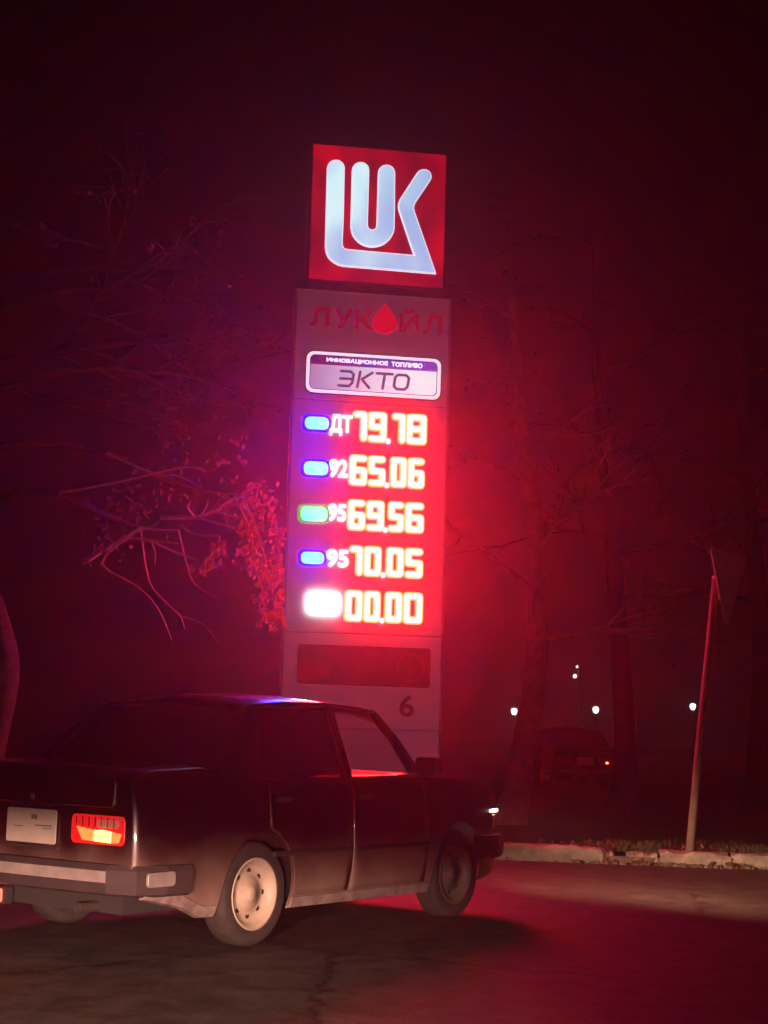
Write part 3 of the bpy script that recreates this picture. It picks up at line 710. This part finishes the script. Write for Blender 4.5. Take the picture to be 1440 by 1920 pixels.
# ================================================================== trees
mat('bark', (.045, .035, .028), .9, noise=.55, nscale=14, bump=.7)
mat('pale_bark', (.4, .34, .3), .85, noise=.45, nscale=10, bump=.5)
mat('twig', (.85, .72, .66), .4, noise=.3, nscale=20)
mat('leaf', (.035, .032, .016), .5, noise=.4, nscale=6)
mat('dry_leaf', (.2, .12, .07), .5, noise=.4, nscale=6)

for nm in ('leaf', 'dry_leaf'):
    mt = MATS[nm]; N = mt.node_tree.nodes; L = mt.node_tree.links; pb_ = N['Principled BSDF']; tl_ = N.new('ShaderNodeBsdfTranslucent'); mx_ = N.new('ShaderNodeMixShader'); mx_.inputs[0].default_value = .22
    tl_.inputs['Color'].default_value = (.4, .2, .1, 1) if nm == 'dry_leaf' else (.08, .07, .03, 1)
    L.new(pb_.outputs[0], mx_.inputs[1]); L.new(tl_.outputs[0], mx_.inputs[2]); L.new(mx_.outputs[0], N['Material Output'].inputs['Surface'])

def leaf(mb, p, size, rg, hang=.5):
    d = Vector((rg.uniform(-1, 1), rg.uniform(-1, 1), rg.uniform(-1, 1) - hang)).normalized()
    s = d.cross(Vector((rg.uniform(-1, 1), rg.uniform(-1, 1), rg.uniform(-1, 1)))).normalized()
    n = d.cross(s); a = size; b = size * .36
    mb.add([p, p + d * a * .35 + s * b + n * a * .10, p + d * a, p + d * a * .35 - s * b + n * a * .10, p + d * a * .45], [(0, 1, 4), (1, 2, 4), (2, 3, 4), (3, 0, 4)])

def smooth_path(pts, k=3):
    pts = [Vector(p) for p in pts]; o = []
    for i in range(len(pts) - 1):
        p0, p1, p2, p3 = pts[max(0, i - 1)], pts[i], pts[i + 1], pts[min(len(pts) - 1, i + 2)]
        for j in range(k):
            t = j / k; o.append(.5 * ((2 * p1) + (p2 - p0) * t + (2 * p0 - 5 * p1 + 4 * p2 - p3) * t * t + (3 * p1 - p0 - 3 * p2 + p3) * t ** 3))
    return o + [pts[-1]]

def grow(mb, leaves, p, d, ln, r, depth, rg, droop, tips, leafy):
    """a limb that forks into twigs"""
    pts = [p]; n = 5; q = p.copy(); dd = d.copy()
    for i in range(n):
        dd = (dd + Vector((rg.uniform(-.22, .22), rg.uniform(-.22, .22), rg.uniform(-.14, .14) - droop))).normalized(); q = q + dd * ln / n; pts.append(q.copy())
    mb.tube(pts, [r * (1 - .11 * i) for i in range(n + 1)], 5 if depth > 1 else 4, cap=False)
    if depth == 0:
        tips.append(q)
        if leaves is not None:
            for _ in range(leafy): leaf(leaves, pts[rg.randint(1, n)] + Vector((rg.uniform(-.06, .06), rg.uniform(-.06, .06), rg.uniform(-.06, .06))), rg.uniform(.05, .1), rg)
        return
    for c in range(rg.randint(3, 4)):
        b = pts[rg.randint(2, n)]; nd = (dd + Vector((rg.uniform(-.9, .9), rg.uniform(-.9, .9), rg.uniform(-.6, .75)))).normalized()
        grow(mb, leaves, b, nd, ln * rg.uniform(.55, .75), r * .5, depth - 1, rg, droop, tips, leafy)

def tree(name, label, base, path, r0, limbs, seed, bark='bark', leafy=4, droop=.02, leafmat='leaf', depth=3, ln=1.6, first=.52):
    rg = random.Random(seed); root = empty(name, base); tag(root, label, 'tree', 'trees behind the kerb')
    sp = smooth_path(path, 4); n = len(sp)
    MB().tube(sp, [r0 * (1 - .68 * i / (n - 1)) * (1 + .35 * max(0, 1 - i / 2.5)) for i in range(n)], 12).build('trunk', bark, root, smooth=True)
    lv = MB(); tips = []
    for k in range(limbs):
        t = first + (1 - first) * (k + .5) / limbs; i = min(n - 1, int(t * (n - 1))); a = k * 2.4 + rg.uniform(-.4, .4)
        mb = MB(); d = Vector((cos(a), sin(a), rg.uniform(.15, .75))).normalized()
        grow(mb, lv, sp[i], d, ln * rg.uniform(.75, 1.2) * (1.25 - .6 * t), r0 * .26 * (1.1 - .6 * t), depth, rg, droop, tips, leafy)
        mb.build('limb', bark, root)
    if lv.v: tag(lv.build('crown', leafmat, root), kind='stuff')
    return root

V = lambda *a: Vector(a)
# left tree: the trunk leans out of the frame, its lower boughs hang beside the sign
lb = V(-3.98, 15.95, .1)
ltree = empty('roadside_tree', lb); tag(ltree, 'tree at the left edge whose lit bare boughs hang beside the sign', 'tree', 'trees behind the kerb')
tp = [at(-34, 1600, 15.95) - lb, at(-24, 1440, 15.9) - lb, at(4, 1275, 15.85) - lb, at(-2, 1180, 15.9) - lb, at(-60, 1000, 16.4) - lb, at(-120, 760, 16.5) - lb, at(-150, 480, 16.6) - lb]
tp[0].z = -.1
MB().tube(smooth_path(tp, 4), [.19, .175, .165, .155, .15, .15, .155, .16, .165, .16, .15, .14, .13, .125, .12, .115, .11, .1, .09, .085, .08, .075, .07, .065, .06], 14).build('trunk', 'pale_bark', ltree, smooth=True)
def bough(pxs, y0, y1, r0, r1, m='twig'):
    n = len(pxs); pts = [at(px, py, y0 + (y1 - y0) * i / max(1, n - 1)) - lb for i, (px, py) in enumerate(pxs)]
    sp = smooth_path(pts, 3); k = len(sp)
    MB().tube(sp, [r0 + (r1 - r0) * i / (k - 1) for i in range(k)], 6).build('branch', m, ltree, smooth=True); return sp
rl = random.Random(21); lvs = MB()
main = bough([(-60, 1000), (20, 930), (110, 925), (190, 960), (264, 990), (300, 972)], 16.4, 15.6, .055, .022, 'bark')
b_in = bough([(-95, 860), (60, 830), (200, 850), (330, 905), (440, 930), (505, 950)], 16.45, 15.7, .05, .012, 'bark')
paths = [([(237, 1008), (194, 1033), (163, 1054)], .014, .008), ([(264, 990), (237, 1008), (190, 1057), (257, 1101), (296, 1142), (321, 1200)], .014, .006),
 ([(264, 990), (278, 1087), (311, 1130), (338, 1155), (346, 1181)], .008, .004), ([(338, 1155), (381, 1171), (414, 1212)], .005, .003),
 ([(237, 1008), (280, 1013), (334, 1019)], .012, .006), ([(280, 1013), (323, 1033), (370, 1050)], .011, .005), ([(264, 990), (300, 993), (335, 994)], .011, .006),
 ([(300, 970), (366, 970), (405, 959), (447, 972)], .016, .006), ([(405, 959), (428, 939), (455, 932)], .01, .005), ([(366, 970), (383, 974), (440, 990)], .012, .006),
 ([(340, 985), (366, 1002), (412, 1005)], .01, .005), ([(200, 850), (292, 889), (331, 891), (379, 914)], .010, .004),
 ([(335, 994), (354, 1074), (373, 1103), (405, 1120)], .007, .004), ([(110, 925), (240, 900), (300, 885), (350, 876), (381, 880)], .009, .004), ([(366, 970), (352, 952), (358, 940)], .007, .004),
 ([(378, 965), (387, 950), (390, 938)], .007, .004), ([(285, 1018), (292, 1040), (290, 1060)], .006, .003), ([(455, 932), (480, 990), (500, 1060), (512, 1120), (516, 1155)], .009, .003),
 ([(440, 930), (470, 1000), (478, 1060), (492, 1110)], .009, .003), ([(412, 1005), (405, 1030), (370, 1068)], .007, .003), ([(505, 950), (524, 1010), (530, 1080)], .007, .003)]
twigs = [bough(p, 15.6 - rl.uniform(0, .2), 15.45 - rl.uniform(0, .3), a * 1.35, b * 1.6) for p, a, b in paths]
def cluster(pxs, depth, n, s0, s1, spread):
    for _ in range(n):
        px, py = rl.choice(pxs); p = at(min(528, px + rl.gauss(0, spread)), py + rl.gauss(0, spread), depth + rl.uniform(-.4, .4)) - lb
        leaf(lvs, p, rl.uniform(s0, s1), rl, .9)
cluster([(440, 940), (460, 985), (475, 1020), (490, 1060), (500, 1090), (510, 1130), (515, 1150), (500, 960), (520, 1000), (525, 1060), (485, 930), (470, 1040)], 15.5, 640, .03, .075, 14)
cluster([(375, 1065), (395, 1048), (410, 1030)], 15.4, 60, .05, .09, 7)
cluster([(400, 870), (430, 850), (445, 880), (420, 900), (380, 850), (480, 900), (460, 830)], 15.6, 40, .04, .08, 18)
cluster([(165, 1052), (190, 1030), (215, 1015), (235, 1002)], 15.4, 40, .04, .07, 6)
cluster([(280, 960), (250, 950), (220, 960), (300, 900), (320, 930), (200, 1000), (250, 900), (340, 860)], 15.8, 120, .04, .08, 24)
tag(lvs.build('crown', 'dry_leaf', ltree), kind='stuff')
# a thick upper crown of the same tree, dim, above the boughs
rg = random.Random(5); up = MB(); lv2 = MB(); tips = []
for k in range(4):
    st = at(-130 + 20 * k, 760 - 70 * k, 17.6) - lb
    mb = MB(); grow(mb, lv2, st, V(.9, rg.uniform(-.3, .5), rg.uniform(.0, .5)).normalized(), 2.0, .06, 3, rg, .015, tips, 3); mb.build('limb', 'bark', ltree)
tag(lv2.build('crown', 'leaf', ltree), kind='stuff')

gx = lambda px, Y: at(px, 1400, Y).x
def tpath(base, pts, Y): return [V(0, 0, -.15)] + [at(px, py, Y) - base for px, py in pts]
b = V(gx(962, 20.5) - .06, 20.5, .1)
tree('roadside_tree', 'pale slender tree just right of the sign, leaning over the white street lamps', b, tpath(b, [(975, 1450), (1002, 1280), (1010, 1120), (1000, 960), (975, 780), (960, 560)], 20.5), .20, 8, 4, 'pale_bark', 1, .03, depth=2, first=.4)
b = V(gx(1148, 24), 24, .1)
tree('roadside_tree', 'dim tree with a straight dark trunk between the middle and right street lamps', b, tpath(b, [(1172, 1450), (1165, 1250), (1152, 1080), (1140, 930), (1120, 700), (1120, 420)], 24), .19, 8, 9, 'bark', 1, .02, depth=2, ln=1.8)
b = V(gx(1420, 27), 27, .1)
tree('roadside_tree', 'dark tree beyond the leaning pole at the right edge', b, tpath(b, [(1425, 1400), (1430, 1200), (1400, 900), (1390, 600)], 27), .26, 8, 15, 'bark', 2, .02, depth=2, ln=2.0)
# ================================================================== lights far away
mat('lamp_glow', (.8, .8, .8), .3, emit=(.9, .96, 1), estr=7)
mat('lamp_glow_small', (.8, .8, .8), .3, emit=(1, .75, .7), estr=6)
mat('lamp_iron', (.04, .04, .045), .6)
for px, py, lab in ((964, 1334, 'white street lamp far off, left of the three, beside the slender trunk'), (1117, 1331, 'white street lamp far off, middle of the three'), (1299, 1325, 'white street lamp far off, right of the three, beside the leaning pole')):
    p = at(px, py, 95.0); lr = empty('street_lamp', (p.x, p.y, .05)); tag(lr, lab, 'street lamp', 'street lamps in the distance')
    MB().tube([(.0, 0, -.1), (0, 0, .5), (0, 0, p.z - .3)], [.09, .06, .045], 8).build('pole', 'lamp_iron', lr)
    h = p.z - .05
    MB().lathe([(.0, h - .20), (.08, h - .18), (.15, h - .08), (.18, h + .04), (.15, h + .14), (.0, h + .19)], 14, 'z').build('lamp_globe', 'lamp_glow', lr, smooth=True)
    MB().lathe([(.05, h - .30), (.13, h - .25), (.12, h - .21), (0, h - .2)], 12, 'z').build('lamp_collar', 'lamp_iron', lr)
    MB().lathe([(0, h + .36), (.10, h + .30), (.23, h + .22), (.0, h + .22)], 12, 'z').build('lamp_cap', 'lamp_iron', lr)
p = at(1078, 1268, 95); q = at(1082, 1250, 95)
mr = empty('signal_mast', (p.x, p.y, .05)); tag(mr, 'far thin mast with two small pinkish lights above the street lamps', 'mast')
MB().tube([(.25, 0, -.1), (.25, 0, q.z + .4)], .05, 8).build('pole', 'lamp_iron', mr)
for pp, r in ((p, .12), (q, .07)):
    dx = pp.x - p.x; z = pp.z - .05
    MB().lathe([(0, z - r), (r * .7, z - r * .7), (r, z), (r * .7, z + r * .7), (0, z + r)], 10, 'z', (dx, 0, 0)).build('lamp', 'lamp_glow_small', mr, smooth=True)
    MB().tube([(dx, 0, z + r * .5), (.25, 0, z + r * .5 + .1)], .02, 6).build('arm', 'lamp_iron', mr)

# a car parked far behind, one tail lamp glowing
tail = at(1133, 1439, 36.0)
pc = build_car('parked_car', (0, 0, 0), radians(97), lit_tail=False)
pc.location = (tail.x - .62, tail.y + 2.1, .02)
tag(pc, 'dark parked car far behind the kerb with one small red tail lamp glowing', 'car')

# ================================================================== verge: litter and tufts along the kerb
mat('grass_blade', (.09, .085, .035), .7, noise=.5, nscale=4)
rg = random.Random(77); mb = MB()
def tuft(mb, x, y, z, n, h):
    for _ in range(n):
        a = rg.uniform(0, 2 * pi); l = h * rg.uniform(.5, 1.1); bx, by = x + rg.gauss(0, .03), y + rg.gauss(0, .03); wd = .004
        tx, ty = bx + cos(a) * l * .5, by + sin(a) * l * .5
        mb.add([(bx - wd, by, z), (bx + wd, by, z), ((bx + tx) / 2 + wd * .7, (by + ty) / 2, z + l * .6), ((bx + tx) / 2 - wd * .7, (by + ty) / 2, z + l * .6), (tx, ty, z + l * .85)], [(0, 1, 2, 3), (3, 2, 4)])
for _ in range(170):
    x = rg.uniform(-6, 6.5); y = kerb_y(x) + .17 + abs(rg.gauss(0, .5)); tuft(mb, x, y, .11, rg.randint(5, 10), rg.uniform(.05, .14))
for cx in (2.4, 3.55, 3.7, 3.85, 2.65):
    for _ in range(7): tuft(mb, cx + rg.gauss(0, .08), kerb_y(cx) + .19, .11, 9, .14)
tag(mb.build('grass', 'grass_blade'), 'thin dry grass along the back of the kerb', 'grass', kind='stuff')
mb = MB()
for _ in range(420):
    x = rg.uniform(-5, 6) if rg.random() < .5 else rg.gauss(2.9, .6); y = kerb_y(x) + (rg.uniform(.17, .6) if rg.random() < .7 else -abs(rg.gauss(.03, .05)))
    z = .135 if y > kerb_y(x) + .15 else .008
    leaf(mb, V(x, y, z + rg.uniform(0, .02)), rg.uniform(.03, .08), rg, -.1)
tag(mb.build('fallen_leaves', 'dry_leaf'), 'dry leaves fallen along the chipped kerb', 'leaves', kind='stuff')
mb = MB()
for _ in range(150):
    x = rg.gauss(2.75, .4); y = kerb_y(x) - abs(rg.gauss(0, .035)) + (.02 if rg.random() < .3 else 0); r = rg.uniform(.008, .035)
    if 2.34 < x < 2.46: y += rg.uniform(0, .12); r *= 1.5
    vs = [(x + r * rg.uniform(.6, 1.2) * cos(a) * 1.3, y + r * rg.uniform(.6, 1.2) * sin(a), zz) for zz in (-.004, r * .6) for a in [2 * pi * j / 5 for j in range(5)]] + [(x, y, r * rg.uniform(.8, 1.2))]
    mb.add(vs, [(j, (j + 1) % 5, 5 + (j + 1) % 5, 5 + j) for j in range(5)] + [(5 + j, 5 + (j + 1) % 5, 10) for j in range(5)])
tag(mb.build('rubble', 'kerb_bed'), 'crumbs of concrete and dirt at the foot of the broken kerb', 'rubble', kind='stuff')

# ================================================================== haze added to spread a lens-like glow round the lights
hz = bpy.data.materials.new('glow_haze'); hz.use_nodes = True; MATS['glow_haze'] = hz
N = hz.node_tree.nodes; N.clear(); o_ = N.new('ShaderNodeOutputMaterial'); pv = N.new('ShaderNodeVolumePrincipled')
pv.inputs['Color'].default_value = (.92, .86, .97, 1); pv.inputs['Density'].default_value = .0076; pv.inputs['Anisotropy'].default_value = .84
hz.node_tree.links.new(pv.outputs[0], o_.inputs['Volume'])
tag(MB().box(-200, 200, -14, 330, -1.2, 15).build('haze', hz), kind='stuff')
